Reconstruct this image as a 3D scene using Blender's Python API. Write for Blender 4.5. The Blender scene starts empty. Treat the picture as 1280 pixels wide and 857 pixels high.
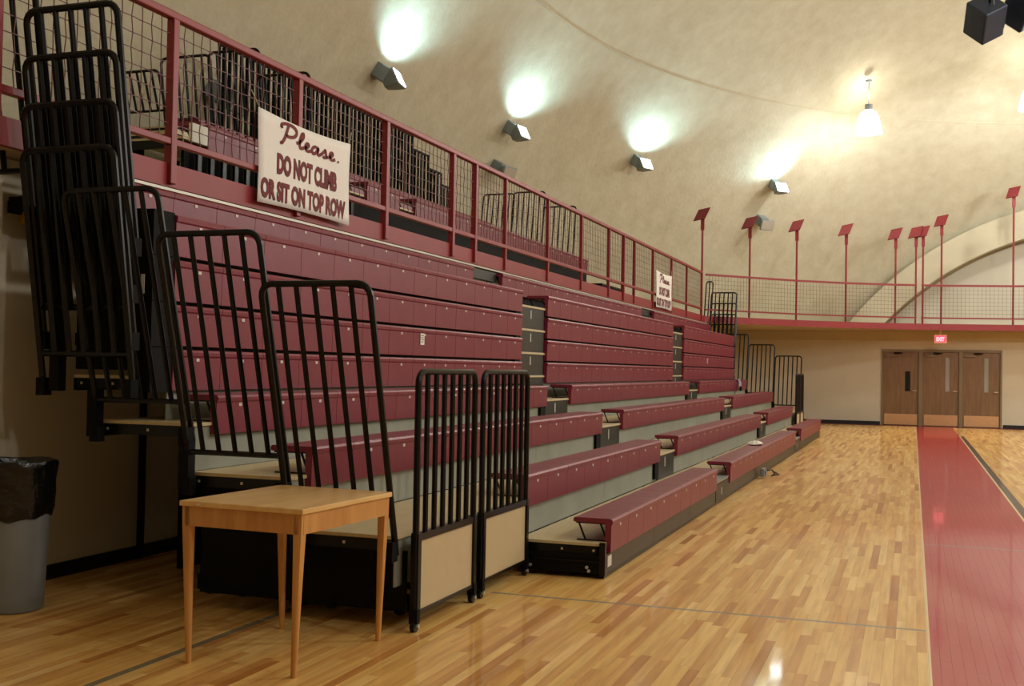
import bpy, bmesh, math, random
from mathutils import Vector, Matrix
random.seed(7)
sc = bpy.context.scene
COL = sc.collection
PI = math.pi

# ---------------------------------------------------------------- camera, world, light, exposure
def look_matrix(yaw, pitch, roll):
    f = Vector((-math.sin(yaw)*math.cos(pitch), math.cos(yaw)*math.cos(pitch), math.sin(pitch)))
    r = Vector((math.cos(yaw), math.sin(yaw), 0)); u = r.cross(f)
    r2 = r*math.cos(roll) - u*math.sin(roll); u2 = r2.cross(f)
    return Matrix((r2, u2, -f)).transposed()
cam_d = bpy.data.cameras.new('camera'); cam = bpy.data.objects.new('camera', cam_d); COL.objects.link(cam)
cam_d.sensor_width = 36; cam_d.lens = 1417/1280*36; cam_d.clip_end = 300
cam.matrix_world = Matrix.Translation((0, 0, 1.51)) @ look_matrix(math.radians(19.5), math.radians(1.264), math.radians(-1.02)).to_4x4()
sc.camera = cam

w = bpy.data.worlds.new('world'); sc.world = w; w.use_nodes = True
w.node_tree.nodes['Background'].inputs[0].default_value = (1, .93, .8, 1)
w.node_tree.nodes['Background'].inputs[1].default_value = 0.02

sc.view_settings.view_transform = 'Standard'; sc.view_settings.look = 'None'
sc.view_settings.gamma = 1; sc.view_settings.use_curve_mapping = False
sc.view_settings.exposure = 0.15

def lamp(name, kind, loc, power, color=(1, 1, 1), size=.25, aim=None, spot=None, blend=1):
    d = bpy.data.lights.new(name, kind); o = bpy.data.objects.new(name, d); COL.objects.link(o)
    d.energy = power; d.color = color; o.location = loc
    if kind == 'AREA': d.size = size
    else: d.shadow_soft_size = size
    if aim is not None: o.rotation_euler = (Vector(aim)-Vector(loc)).to_track_quat('-Z', 'Y').to_euler()
    if spot: d.spot_size = math.radians(spot); d.spot_blend = blend
    return o
WARM = (1, .985, .955); COOL = (.52, .87, 1)
# the other pendants of the hall, out of the frame (the two seen carry their own lights)
for (x, y) in [(6.5, 31), (11, 27), (13, 20), (12.5, 12), (10, 5), (6, 2), (4, 9.5), (4.5, 18), (5, 25)]:
    lamp('hall_light', 'POINT', (x, y, 7.3), 430, WARM, .3)

# ---------------------------------------------------------------- materials
def srgb(r, g, b):
    f = lambda c: ((c/255+.055)/1.055)**2.4 if c/255 > .04045 else c/255/12.92
    return (f(r), f(g), f(b), 1)
def mat(name, col, rough=.5, metal=0, noise=.0, nscale=8, bump=0, bscale=40, emit=0, coat=0, spec=.5, col2=None, stretch=None):
    m = bpy.data.materials.new(name); m.use_nodes = True; nt = m.node_tree; b = nt.nodes['Principled BSDF']
    b.inputs['Roughness'].default_value = rough; b.inputs['Metallic'].default_value = metal
    b.inputs['Specular IOR Level'].default_value = spec
    if coat: b.inputs['Coat Weight'].default_value = coat; b.inputs['Coat Roughness'].default_value = .08
    b.inputs['Base Color'].default_value = col
    tc = nt.nodes.new('ShaderNodeTexCoord'); src = tc.outputs['Object']
    if stretch:
        mp = nt.nodes.new('ShaderNodeMapping'); mp.inputs['Scale'].default_value = stretch
        nt.links.new(src, mp.inputs[0]); src = mp.outputs[0]
    if noise or col2:
        n = nt.nodes.new('ShaderNodeTexNoise'); n.inputs['Scale'].default_value = nscale; n.inputs['Detail'].default_value = 5
        n.inputs['Roughness'].default_value = .6
        nt.links.new(src, n.inputs['Vector'])
        r = nt.nodes.new('ShaderNodeValToRGB'); nt.links.new(n.outputs[0], r.inputs[0])
        r.color_ramp.elements[0].position = .32; r.color_ramp.elements[1].position = .68
        c2 = col2 or tuple([c*(1-noise) for c in col[:3]]+[1])
        r.color_ramp.elements[0].color = c2; r.color_ramp.elements[1].color = col
        nt.links.new(r.outputs[0], b.inputs['Base Color'])
    if bump:
        n2 = nt.nodes.new('ShaderNodeTexNoise'); n2.inputs['Scale'].default_value = bscale; n2.inputs['Detail'].default_value = 4
        nt.links.new(src, n2.inputs['Vector'])
        bp = nt.nodes.new('ShaderNodeBump'); bp.inputs['Strength'].default_value = bump; bp.inputs['Distance'].default_value = .02
        nt.links.new(n2.outputs[0], bp.inputs['Height']); nt.links.new(bp.outputs[0], b.inputs['Normal'])
    if emit:
        b.inputs['Emission Color'].default_value = col; b.inputs['Emission Strength'].default_value = emit
    return m
M = {}
M['maroon'] = mat('maroon_plastic', srgb(122, 34, 56), .38, noise=.12, nscale=6, bump=.08, bscale=120)
M['tag'] = mat('tag_white', srgb(205, 200, 190), .5)
M['red'] = mat('red_paint', srgb(135, 36, 42), .45, noise=.12, nscale=3)
M['redband'] = mat('red_fascia', srgb(140, 42, 46), .5, noise=.14, nscale=2)
M['black'] = mat('black_steel', srgb(13, 12, 13), .33, noise=.3, nscale=10, spec=.25)
M['blackmat'] = mat('black_understructure', srgb(9, 8, 8), .7, noise=.3, nscale=6, spec=.15)
M['blackpanel'] = mat('black_step_panel', srgb(34, 35, 31), .45, noise=.2, nscale=5)
M['deck'] = mat('plywood_deck', srgb(205, 188, 145), .45, noise=.12, nscale=5, stretch=(8, 1, 1))
M['nosing'] = mat('metal_nosing', srgb(190, 185, 172), .4, metal=.3)
M['riser'] = mat('grey_riser', srgb(150, 152, 138), .5, noise=.18, nscale=2.5)
M['olive'] = mat('olive_front', srgb(70, 62, 48), .5, noise=.25, nscale=4)
M['beige'] = mat('beige_gate_panel', srgb(192, 172, 134), .55, noise=.06, nscale=6)
M['cream'] = mat('cream_wall', srgb(208, 197, 172), .8, noise=.08, nscale=.8, bump=.15, bscale=8)
M['dome'] = mat('dome_plaster', srgb(194, 190, 168), .9, nscale=2.6, bump=.5, bscale=11, col2=srgb(182, 176, 152))
M['rim'] = mat('arch_plaster', srgb(193, 187, 163), .85, noise=.1, nscale=2, bump=.3, bscale=9)
M['archwall'] = mat('arch_wall_paint', srgb(200, 196, 180), .8, noise=.05, nscale=1)
M['darkbase'] = mat('black_baseboard', srgb(22, 19, 18), .5, noise=.2)
M['soffit'] = mat('soffit_paint', srgb(196, 178, 140), .8, noise=.1, nscale=1.5)
M['wood'] = mat('table_oak', srgb(200, 146, 80), .38, nscale=5, col2=srgb(178, 122, 60), stretch=(3, 3, .4))
M['woodtop'] = mat('table_top_oak', srgb(222, 186, 122), .35, nscale=4, col2=srgb(204, 160, 96), stretch=(3, .5, 3))
M['door'] = mat('door_veneer', srgb(138, 104, 68), .4, nscale=3, col2=srgb(118, 86, 54), stretch=(5, 5, .4))
M['frame'] = mat('door_frame_tan', srgb(132, 112, 80), .5)
M['brass'] = mat('brushed_brass', srgb(214, 168, 122), .35, metal=.6, noise=.08)
M['chrome'] = mat('chrome', srgb(220, 215, 205), .2, metal=.9)
M['grey'] = mat('grey_plastic', srgb(120, 124, 124), .5, noise=.05)
M['housing'] = mat('grey_lamp_housing', srgb(128, 138, 140), .5, metal=.1, noise=.15)
M['bag'] = mat('black_bin_bag', srgb(10, 10, 10), .22, bump=.9, bscale=14)
M['cloth'] = mat('banner_cloth', srgb(238, 236, 232), .8, noise=.05, nscale=2)
M['ink'] = mat('maroon_ink', srgb(110, 22, 30), .7)
M['inkdark'] = mat('dark_ink', srgb(38, 14, 18), .7)
M['lens'] = mat('lamp_lens', (.85, .97, 1, 1), .3, emit=14)
M['shade'] = mat('glowing_shade', (1, .93, .78, 1), .3, emit=7)
M['exit'] = mat('exit_face', (1, .05, .09, 1), .4, emit=1.3)
M['exitbox'] = mat('exit_box', srgb(225, 190, 160), .5)
M['exittext'] = mat('exit_letters', (1, .35, .4, 1), .4, emit=1.6)
M['navy'] = mat('navy_speaker', srgb(26, 38, 58), .45, noise=.15)
M['navyedge'] = mat('speaker_edge', srgb(52, 88, 118), .35)
M['glassdark'] = mat('dark_door_glass', srgb(14, 14, 18), .08)
M['glasslight'] = mat('pale_door_glass', srgb(165, 160, 150), .1)
M['green'] = mat('dark_green_case', srgb(40, 58, 50), .5)
M['paper'] = mat('paper', srgb(225, 222, 212), .7)
M['purple'] = mat('lilac_cloth', srgb(150, 135, 165), .7)
M['yellow'] = mat('yellow_box', srgb(190, 150, 50), .5)
M['plate'] = mat('shaded_red_plate', srgb(112, 24, 32), .5)  # red paint darkened for the shade on the plates, seen from below
M['wire'] = mat('red_wire', srgb(92, 24, 26), .5)
M['bolt'] = mat('bolt_zinc', srgb(190, 188, 180), .35, metal=.4)

def floor_mat():
    m = bpy.data.materials.new('maple_floor'); m.use_nodes = True; nt = m.node_tree; L = nt.links
    b = nt.nodes['Principled BSDF']; N = nt.nodes.new
    geo = N('ShaderNodeNewGeometry'); sep = N('ShaderNodeSeparateXYZ'); L.new(geo.outputs['Position'], sep.inputs[0])
    at = N('ShaderNodeAttribute'); at.attribute_name = 'tone'
    rp = N('ShaderNodeValToRGB'); L.new(at.outputs['Fac'], rp.inputs[0])
    e = rp.color_ramp.elements; e[0].position = 0; e[0].color = srgb(184, 124, 62); e[1].position = 1; e[1].color = srgb(238, 200, 130)
    for p, c in ((.08, srgb(206, 152, 84)), (.3, srgb(218, 168, 96)), (.65, srgb(228, 184, 108))):
        x = e.new(p); x.color = c
    mp = N('ShaderNodeMapping'); mp.inputs['Scale'].default_value = (26, 1.6, 1); L.new(geo.outputs['Position'], mp.inputs[0])
    off = N('ShaderNodeVectorMath'); off.operation = 'ADD'
    cmb = N('ShaderNodeCombineXYZ'); mu = N('ShaderNodeMath'); mu.operation = 'MULTIPLY'; mu.inputs[1].default_value = 57
    L.new(at.outputs['Fac'], mu.inputs[0]); L.new(mu.outputs[0], cmb.inputs[2])
    L.new(mp.outputs[0], off.inputs[0]); L.new(cmb.outputs[0], off.inputs[1])
    n = N('ShaderNodeTexNoise'); n.inputs['Scale'].default_value = 1; n.inputs['Detail'].default_value = 6; L.new(off.outputs[0], n.inputs['Vector'])
    r2 = N('ShaderNodeValToRGB'); r2.color_ramp.elements[0].position = .3; r2.color_ramp.elements[0].color = (.58, .48, .36, 1)
    r2.color_ramp.elements[1].position = .62; r2.color_ramp.elements[1].color = (1.05, 1.03, 1, 1); L.new(n.outputs[0], r2.inputs[0])
    mx = N('ShaderNodeMix'); mx.data_type = 'RGBA'; mx.blend_type = 'MULTIPLY'; mx.inputs[0].default_value = .5
    L.new(rp.outputs[0], mx.inputs[6]); L.new(r2.outputs[0], mx.inputs[7]); cur = mx.outputs[2]
    def rng(out, lo, hi):
        a = N('ShaderNodeMath'); a.operation = 'GREATER_THAN'; L.new(out, a.inputs[0]); a.inputs[1].default_value = lo
        c = N('ShaderNodeMath'); c.operation = 'LESS_THAN'; L.new(out, c.inputs[0]); c.inputs[1].default_value = hi
        d = N('ShaderNodeMath'); d.operation = 'MULTIPLY'; L.new(a.outputs[0], d.inputs[0]); L.new(c.outputs[0], d.inputs[1]); return d.outputs[0]
    def both(p, q):
        d = N('ShaderNodeMath'); d.operation = 'MULTIPLY'; L.new(p, d.inputs[0]); L.new(q, d.inputs[1]); return d.outputs[0]
    def over(cur, mask, col, k=1.0):
        if k < 1:
            s = N('ShaderNodeMath'); s.operation = 'MULTIPLY'; s.inputs[1].default_value = k; L.new(mask, s.inputs[0]); mask = s.outputs[0]
        x = N('ShaderNodeMix'); x.data_type = 'RGBA'; L.new(mask, x.inputs[0]); L.new(cur, x.inputs[6]); x.inputs[7].default_value = col; return x.outputs[2]
    X, Y = sep.outputs[0], sep.outputs[1]
    GB = srgb(118, 128, 122)
    cur = over(cur, both(rng(X, -3.625, -3.575), rng(Y, -5, 6.4)), srgb(92, 100, 92), .8)
    cur = over(cur, both(rng(X, -2.66, .1), rng(Y, 7.165, 7.205)), GB, .8)
    cur = over(cur, both(rng(X, -5.5, -2.72), rng(Y, 5.845, 5.87)), srgb(206, 172, 104), .6)
    cur = over(cur, both(rng(X, -1.9, .1), rng(Y, 10.82, 10.86)), srgb(190, 165, 120), .35)
    cur = over(cur, rng(X, .088, .105), srgb(226, 200, 150))
    cur = over(cur, rng(X, .105, 1.105), srgb(172, 30, 48), .97)
    cur = over(cur, both(rng(X, .105, 1.105), rng(Y, 10.81, 10.86)), srgb(150, 92, 92))
    cur = over(cur, both(rng(X, 1.105, 1.13), rng(Y, -9, 30.6)), srgb(226, 205, 160))
    cur = over(cur, both(rng(X, 1.13, 1.22), rng(Y, -9, 30.6)), srgb(58, 50, 44))
    cur = over(cur, rng(Y, 35.35, 37), srgb(120, 22, 32))
    L.new(cur, b.inputs['Base Color'])
    b.inputs['Roughness'].default_value = .5; b.inputs['Specular IOR Level'].default_value = .15; b.inputs['Coat Weight'].default_value = .5; b.inputs['Coat Roughness'].default_value = .06; b.inputs['Coat IOR'].default_value = 1.42
    nb = N('ShaderNodeTexNoise'); nb.inputs['Scale'].default_value = 3; L.new(geo.outputs['Position'], nb.inputs['Vector'])
    bp = N('ShaderNodeBump'); bp.inputs['Strength'].default_value = .05; bp.inputs['Distance'].default_value = .02
    L.new(nb.outputs[0], bp.inputs['Height']); L.new(bp.outputs[0], b.inputs['Normal']); L.new(bp.outputs[0], b.inputs['Coat Normal'])
    return m
M['floor'] = floor_mat()

# ---------------------------------------------------------------- helpers
class MB:
    def __init__(s): s.v = []; s.f = []
    def box(s, x0, x1, y0, y1, z0, z1):
        b = len(s.v); s.v += [(x, y, z) for x in (x0, x1) for y in (y0, y1) for z in (z0, z1)]
        for q in ((0, 1, 3, 2), (4, 6, 7, 5), (0, 4, 5, 1), (2, 3, 7, 6), (0, 2, 6, 4), (1, 5, 7, 3)): s.f.append(tuple(b+i for i in q))
        return s
    def obox(s, c, ax, ay, az):   # oriented box: centre, half-vectors
        b = len(s.v); c = Vector(c); ax = Vector(ax); ay = Vector(ay); az = Vector(az)
        s.v += [tuple(c+i*ax+j*ay+k*az) for i in (-1, 1) for j in (-1, 1) for k in (-1, 1)]
        for q in ((0, 1, 3, 2), (4, 6, 7, 5), (0, 4, 5, 1), (2, 3, 7, 6), (0, 2, 6, 4), (1, 5, 7, 3)): s.f.append(tuple(b+i for i in q))
        return s
    def tube(s, pts, r, n=8, closed=False):
        P = [Vector(p) for p in pts]; b = len(s.v); k = len(P); up = None
        for i, p in enumerate(P):
            if closed: t = (P[(i+1) % k]-P[i-1]).normalized()
            else: t = (P[min(i+1, k-1)]-P[max(i-1, 0)]).normalized()
            if up is None:
                up = Vector((0, 0, 1)) if abs(t.z) < .9 else Vector((1, 0, 0))
            a = t.cross(up).normalized(); up = a.cross(t).normalized()
            rr = r[i] if isinstance(r, (list, tuple)) else r
            s.v += [tuple(p+rr*(math.cos(2*PI*j/n+PI/n)*a+math.sin(2*PI*j/n+PI/n)*up)) for j in range(n)]
        for i in range(k if closed else k-1):
            i2 = (i+1) % k
            for j in range(n):
                s.f.append((b+i*n+j, b+i*n+(j+1) % n, b+i2*n+(j+1) % n, b+i2*n+j))
        if not closed:
            s.f.append(tuple(b+j for j in range(n))); s.f.append(tuple(b+(k-1)*n+n-1-j for j in range(n)))
        return s
    def prism(s, prof, y0, y1):   # (x,z) profile extruded along y
        b = len(s.v); n = len(prof)
        s.v += [(x, y0, z) for x, z in prof]+[(x, y1, z) for x, z in prof]
        for i in range(n): s.f.append((b+i, b+(i+1) % n, b+n+(i+1) % n, b+n+i))
        s.f.append(tuple(b+n-1-i for i in range(n))); s.f.append(tuple(b+n+i for i in range(n)))
        return s
    def lathe(s, prof, c, n=32):  # (r,z)
        b = len(s.v); k = len(prof)
        for r, z in prof:
            for j in range(n):
                a = 2*PI*j/n; s.v.append((c[0]+r*math.cos(a), c[1]+r*math.sin(a), c[2]+z))
        for i in range(k-1):
            for j in range(n): s.f.append((b+i*n+j, b+i*n+(j+1) % n, b+(i+1)*n+(j+1) % n, b+(i+1)*n+j))
        return s
    def each(s, name, m, parent=None):
        for i in range(0, len(s.v), 8):
            q = MB(); q.v = s.v[i:i+8]; q.f = [tuple(k-i for k in f) for f in s.f if i <= f[0] < i+8]; q.build(name, m, parent)
    def mesh(s, name, m, smooth=False):
        me = bpy.data.meshes.new(name); me.from_pydata(s.v, [], s.f); me.materials.append(m)
        bm = bmesh.new(); bm.from_mesh(me); bmesh.ops.recalc_face_normals(bm, faces=bm.faces); bm.to_mesh(me); bm.free()
        if smooth:
            me.polygons.foreach_set('use_smooth', [True]*len(me.polygons))
            try: me.set_sharp_from_angle(angle=math.radians(40))
            except Exception: pass
        return me
    def build(s, name, m, parent=None, smooth=False, kind=None, label=None, loc=None):
        return obj(name, s.mesh(name, m, smooth), parent, kind, label, loc)
def obj(name, me, parent=None, kind=None, label=None, loc=None):
    o = bpy.data.objects.new(name, me); COL.objects.link(o)
    if loc is not None: o.location = loc
    if parent is not None:
        o.parent = parent
    if kind: o['kind'] = kind
    if label: o['label'] = label
    return o
def tag(o, label, cat, group=None):
    o['label'] = label; o['category'] = cat
    if group: o['group'] = group
    return o
def thing(name, label, cat, loc=(0, 0, 0), group=None, rotz=0):
    o = bpy.data.objects.new(name, None); o.empty_display_size = .1; COL.objects.link(o); o.location = loc; o.rotation_euler = (0, 0, rotz)
    return tag(o, label, cat, group)
def bevel(o, w=.004, seg=2):
    md = o.modifiers.new('bevel', 'BEVEL'); md.width = w; md.segments = seg; md.limit_method = 'ANGLE'; return o
def structure(name, mb, m, smooth=False): return mb.build(name, m, None, smooth, 'structure')

# ---------------------------------------------------------------- floor
floor = structure('floor', MB().box(-5.7, 18, -7, 36.4, -.12, -.0122), M['wood'])
PW, PL = .0575, .92
def plank_geo(v, f, tone, x0, x1, y0, y1, t):
    b = len(v); g = .0003
    v += [(x, y, z) for x in (x0+g, x1-g) for y in (y0+g, y1-g) for z in (-.0119, 0)]
    for q in ((0, 1, 3, 2), (4, 6, 7, 5), (0, 4, 5, 1), (2, 3, 7, 6), (1, 5, 7, 3)): f.append(tuple(b+i for i in q))
    tone += [t]*8
planks = []
y_, p_, r_ = math.radians(19.5), 0, 0
x = -5.6; i = 0
while x < 15:
    x1 = x+PW if x < 6 else x+PW*2
    y = -6+random.random()*PL
    while y < 36.1:
        l = PL*random.uniform(.45, 1.5)
        y1 = min(y+l, 36.1)
        if not (x > 7 and y < 0): planks.append((x, x1, y, y1, random.random()))
        y = y1
    x = x1
def inview(p):
    cx, cy = (p[0]+p[1])/2, (p[2]+p[3])/2
    if cy < 4.2: return False
    ang = math.degrees(math.atan2(cx, cy))+19.5
    return -23 < ang < 24 and not (cx < -2.9 and cy > 7.0) and not (cx < -4.3 and cy < 5)
cand = sorted([p for p in planks if inview(p)], key=lambda p: p[3]+p[2]+abs(p[0]))[:300]
cs = set(id(p) for p in cand)
def tone_mesh(name, v, f, tone):
    me = bpy.data.meshes.new(name); me.from_pydata(v, [], f); me.materials.append(M['floor'])
    a = me.attributes.new('tone', 'FLOAT', 'POINT'); a.data.foreach_set('value', tone); return me
for p in cand:
    v, f, t = [], [], []
    cx, cy = (p[0]+p[1])/2, (p[2]+p[3])/2
    plank_geo(v, f, t, p[0]-cx, p[1]-cx, p[2]-cy, p[3]-cy, p[4])
    obj('floor_plank', tone_mesh('floor_plank', v, f, t), floor, loc=(cx, cy, 0))
v, f, t = [], [], []
for p in planks:
    if id(p) not in cs: plank_geo(v, f, t, *p)
obj('floor_planking', tone_mesh('floor_planking', v, f, t), floor, 'stuff')

# ---------------------------------------------------------------- walls, balcony slab, dome
structure('wall_left', MB().box(-5.95, -5.6, -7, 36.4, 0, 2.82), M['cream'])
structure('baseboard_left', MB().box(-5.6, -5.585, -7, 36.1, 0, .1), M['darkbase'])
structure('trim_1', MB().box(-5.6, -5.52, 5.62, 5.74, 0.1, 2.8), M['cream'])
bw = MB(); bw.box(-5.95, -.9, 36.1, 36.4, 0, 2.82).box(2.46, 18, 36.1, 36.4, 0, 2.82).box(-.9, 2.46, 36.1, 36.4, 2.28, 2.82)
structure('wall_back', bw, M['cream'])
structure('baseboard_back', MB().box(-5.58, -.93, 36.085, 36.1, 0, .1).box(2.49, 15, 36.085, 36.1, 0, .1), M['darkbase'])
structure('trim_2', MB().box(-5.6, 15, 36.02, 36.1, 2.54, 2.82), M['soffit'])
structure('wall_right', MB().box(15.2, 15.5, -7, 36.4, 0, 2.82), M['cream'])
structure('wall_front', MB().box(-5.9, 15.5, -7.2, -7, 0, 2.82), M['cream'])
edge = [(-5.25, -7), (-5.25, 30.0), (-4.2, 31.15), (-3.07, 32.35), (-1.82, 33.36), (-.5, 34.1), (.73, 34.6), (2.7, 35.0), (6, 35.0), (9, 34.2), (12, 32.2), (15, 29)]
def slab(poly, z0, z1):
    s = MB(); n = len(poly)
    s.v = [(x, y, z0) for x, y in poly]+[(x, y, z1) for x, y in poly]
    for k in range(n): s.f.append((k, (k+1) % n, n+(k+1) % n, n+k))
    s.f.append(tuple(range(n))); s.f.append(tuple(range(2*n-1, n-1, -1))); return s
sl = slab([(x+(-.03 if i < 2 else 0), y+(.03 if i > 1 else 0)) for i, (x, y) in enumerate(edge)]+[(15, -7), (22.5, -7), (22.5, 37.3), (-12, 37.3), (-12, -7)], 2.825, 2.965)
structure('balcony_slab', sl, M['soffit'])
structure('balcony_slab', MB().box(-12, 22.5, -22.5, -7.02, 2.825, 2.965), M['soffit'])
def band(a, b, z0, z1, th):
    a = Vector((a[0], a[1], 0)); b = Vector((b[0], b[1], 0)); d = (b-a); L = d.length; d.normalize(); nrm = Vector((-d.y, d.x, 0))
    return (a+b)/2+Vector((0, 0, (z0+z1)/2)), d*(L/2+.004), nrm*th/2, Vector((0, 0, (z1-z0)/2))
fb = MB()
for a, b in zip(edge[:-1], edge[1:]): fb.obox(*band(a, b, 2.81, 2.985, .055))
structure('trim_3', fb, M['redband'])

CC = Vector((5.5, 20, -2.6)); AB = Vector((16.7, 20, 16.7)); BNEAR = 42
dm = MB(); NU, NV = 160, 56
th0 = 0.15
for j in range(NV+1):
    t_ = th0+(PI/2-.004-th0)*j/NV
    for i in range(NU):
        a = 2*PI*i/NU
        dm.v.append((CC.x+AB.x*math.cos(t_)*math.cos(a), CC.y+(AB.y if math.sin(a) > 0 else BNEAR)*math.cos(t_)*math.sin(a), CC.z+AB.z*math.sin(t_)))
for j in range(NV):
    for i in range(NU): dm.f.append((j*NU+i, j*NU+(i+1) % NU, (j+1)*NU+(i+1) % NU, (j+1)*NU+i))
dm.f.append(tuple(NV*NU+i for i in range(NU)))
me = bpy.data.meshes.new('ceiling'); me.from_pydata(dm.v, [], dm.f); me.materials.append(M['dome'])
bm = bmesh.new(); bm.from_mesh(me)
for co, no in (((0, 36.6, 0), (0, 1, 0)), ((0, 0, 2.95), (0, 0, -1))):
    bmesh.ops.bisect_plane(bm, geom=bm.verts[:]+bm.edges[:]+bm.faces[:], plane_co=co, plane_no=no, clear_outer=True)
bmesh.ops.recalc_face_normals(bm, faces=bm.faces); bmesh.ops.reverse_faces(bm, faces=bm.faces); bm.to_mesh(me); bm.free()
me.polygons.foreach_set('use_smooth', [True]*len(me.polygons))
obj('ceiling', me, None, 'structure')
# end wall inside the arch and the arch ring
structure('wall_upper_back', MB().box(-8, 19, 37.0, 37.2, 2.9, 8.5), M['archwall'])
def arch(r0, r1, y0, y1, n=72):
    s = MB()
    for i in range(n+1):
        a = PI*i/n
        for r, y in ((r0, y0), (r1, y0), (r1, y1), (r0, y1)):
            s.v.append((5.55+r*math.cos(a), y, -2.6+r*math.sin(a)))
    for i in range(n):
        b = i*4
        for j in range(4): s.f.append((b+j, b+(j+1) % 4, b+4+(j+1) % 4, b+4+j))
    return s
structure('trim_4', arch(8.55, 9.35, 36.25, 37.0), M['rim'], True)
structure('trim_5', arch(8.48, 8.56, 36.93, 36.99), M['frame'])
# casting seam round the dome
zs = 8.6; k = math.sqrt(1-((zs-CC.z)/AB.z)**2)
structure('trim_6', MB().tube([(CC.x+(AB.x*k-.01)*math.cos(a), CC.y+((AB.y if math.sin(a) > 0 else 25)*k-.01)*math.sin(a), zs) for a in [2*PI*i/120 for i in range(31, 90)]], .013, 6), M['rim'])

# ---------------------------------------------------------------- bleacher rows
ROWS = {1: (-2.07, .42), 2: (-2.72, .715), 3: (-3.41, 1.015), 4: (-4.09, 1.31), 5: (-4.42, 1.59), 6: (-4.42, 1.875), 7: (-4.42, 2.16), 8: (-4.42, 2.445), 9: (-5.05, 2.735)}
YN, YF = 5.78, 30.0
SK = .245
def seat_profile(d=.285, sk=SK):
    pts = [(0, -sk), (.004, -.05), (.012, -.04), (.014, -.018), (.006, -.004), (-.012, 0), (-d+.01, 0), (-d, -.008), (-d, -.03), (-d+.012, -.034), (-.045, -.036), (-.04, -sk)]
    return pts
_seat_cache = {}
def seat_mesh(w, sk=SK, d=.285):
    key = (round(w, 3), sk, d)
    if key not in _seat_cache:
        s = MB().prism(seat_profile(d, sk), .0025, w-.0025)
        _seat_cache[key] = s.mesh('bench_seat', M['maroon'])
    return _seat_cache[key]
tag_me = MB().box(.0035, .008, -.016, .016, -.075, -.055).mesh('number_tag', M['tag'])
leg_me = None
def support_mesh():
    s = MB()
    s.tube([(-.255, 0, -.035), (-.2, 0, -.165)], .008, 5)
    s.tube([(-.09, 0, -.035), (-.035, 0, -.165)], .008, 5)
    s.box(-.27, -.05, -.012, .012, -.045, -.034)
    s.box(-.26, -.02, -.015, .015, -.172, -.16)
    return s.mesh('seat_bracket', M['black'])
SUP = support_mesh()
def seats(row, X, Z, a, b, tags=True, n=None, sk=SK):
    n = n or max(1, round((b-a)/.522)); w = (b-a)/n; me = seat_mesh(w, sk)
    for i in range(n):
        o = obj('bench_seat', me, row, loc=(0, a+i*w, Z))
        if tags: obj('number_tag', tag_me, o, loc=(0, w/2, 0))
    for y in [a+.03]+[a+w*2*i for i in range(1, n//2+1)]+[b-.03]:
        if y < b: obj('seat_bracket', SUP, row, loc=(0, y, Z))
GAPS = [(12.83, 13.83), (21.9, 23.0)]
ORD = {1: 'lowest', 2: 'second', 3: 'third', 4: 'fourth', 5: 'fifth', 6: 'sixth', 7: 'seventh', 8: 'eighth', 9: 'topmost'}
def guard_rail(parent, x0, x1, zb, zt, y0, lean, zbase, r=.0155, ncols=5):
    """railing across one row: lies along X, its top leans out by `lean` in Y"""
    H = zt-zb
    def P(x, z): return (x, y0+lean*(z-zb)/H, z)
    rc = .07
    pts = [P(x0, zbase)]
    pts += [P(x0, zt-rc)]+[P(x0+rc*(1-math.cos(a)), zt-rc+rc*math.sin(a)) for a in (PI/8, PI/4, 3*PI/8)]+[P(x0+rc, zt)]
    pts += [P(x1-rc, zt)]+[P(x1-rc+rc*math.sin(a), zt-rc+rc*math.cos(a)) for a in (PI/8, PI/4, 3*PI/8)]+[P(x1, zt-rc), P(x1, zbase)]
    g = MB().tube(pts, r*1.12, 8).build('end_rail', M['black'], parent, True)
    w_ = (x1-x0)/(ncols+1)
    for i in range(1, ncols+1):
        MB().tube([P(x0+w_*i, zb), P(x0+w_*i, zt-.005)], r, 6).build('rail_bar', M['black'], g, True)
    MB().tube([P(x0, zb), P(x1, zb)], r, 6).build('bottom_bar', M['black'], g, True)
    return g
rows = {}
RAILTOP = {2: 1.95, 3: 2.24, 4: 2.51, 5: 2.77, 6: 3.04, 7: 3.33, 8: 3.62, 9: 3.92}
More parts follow.
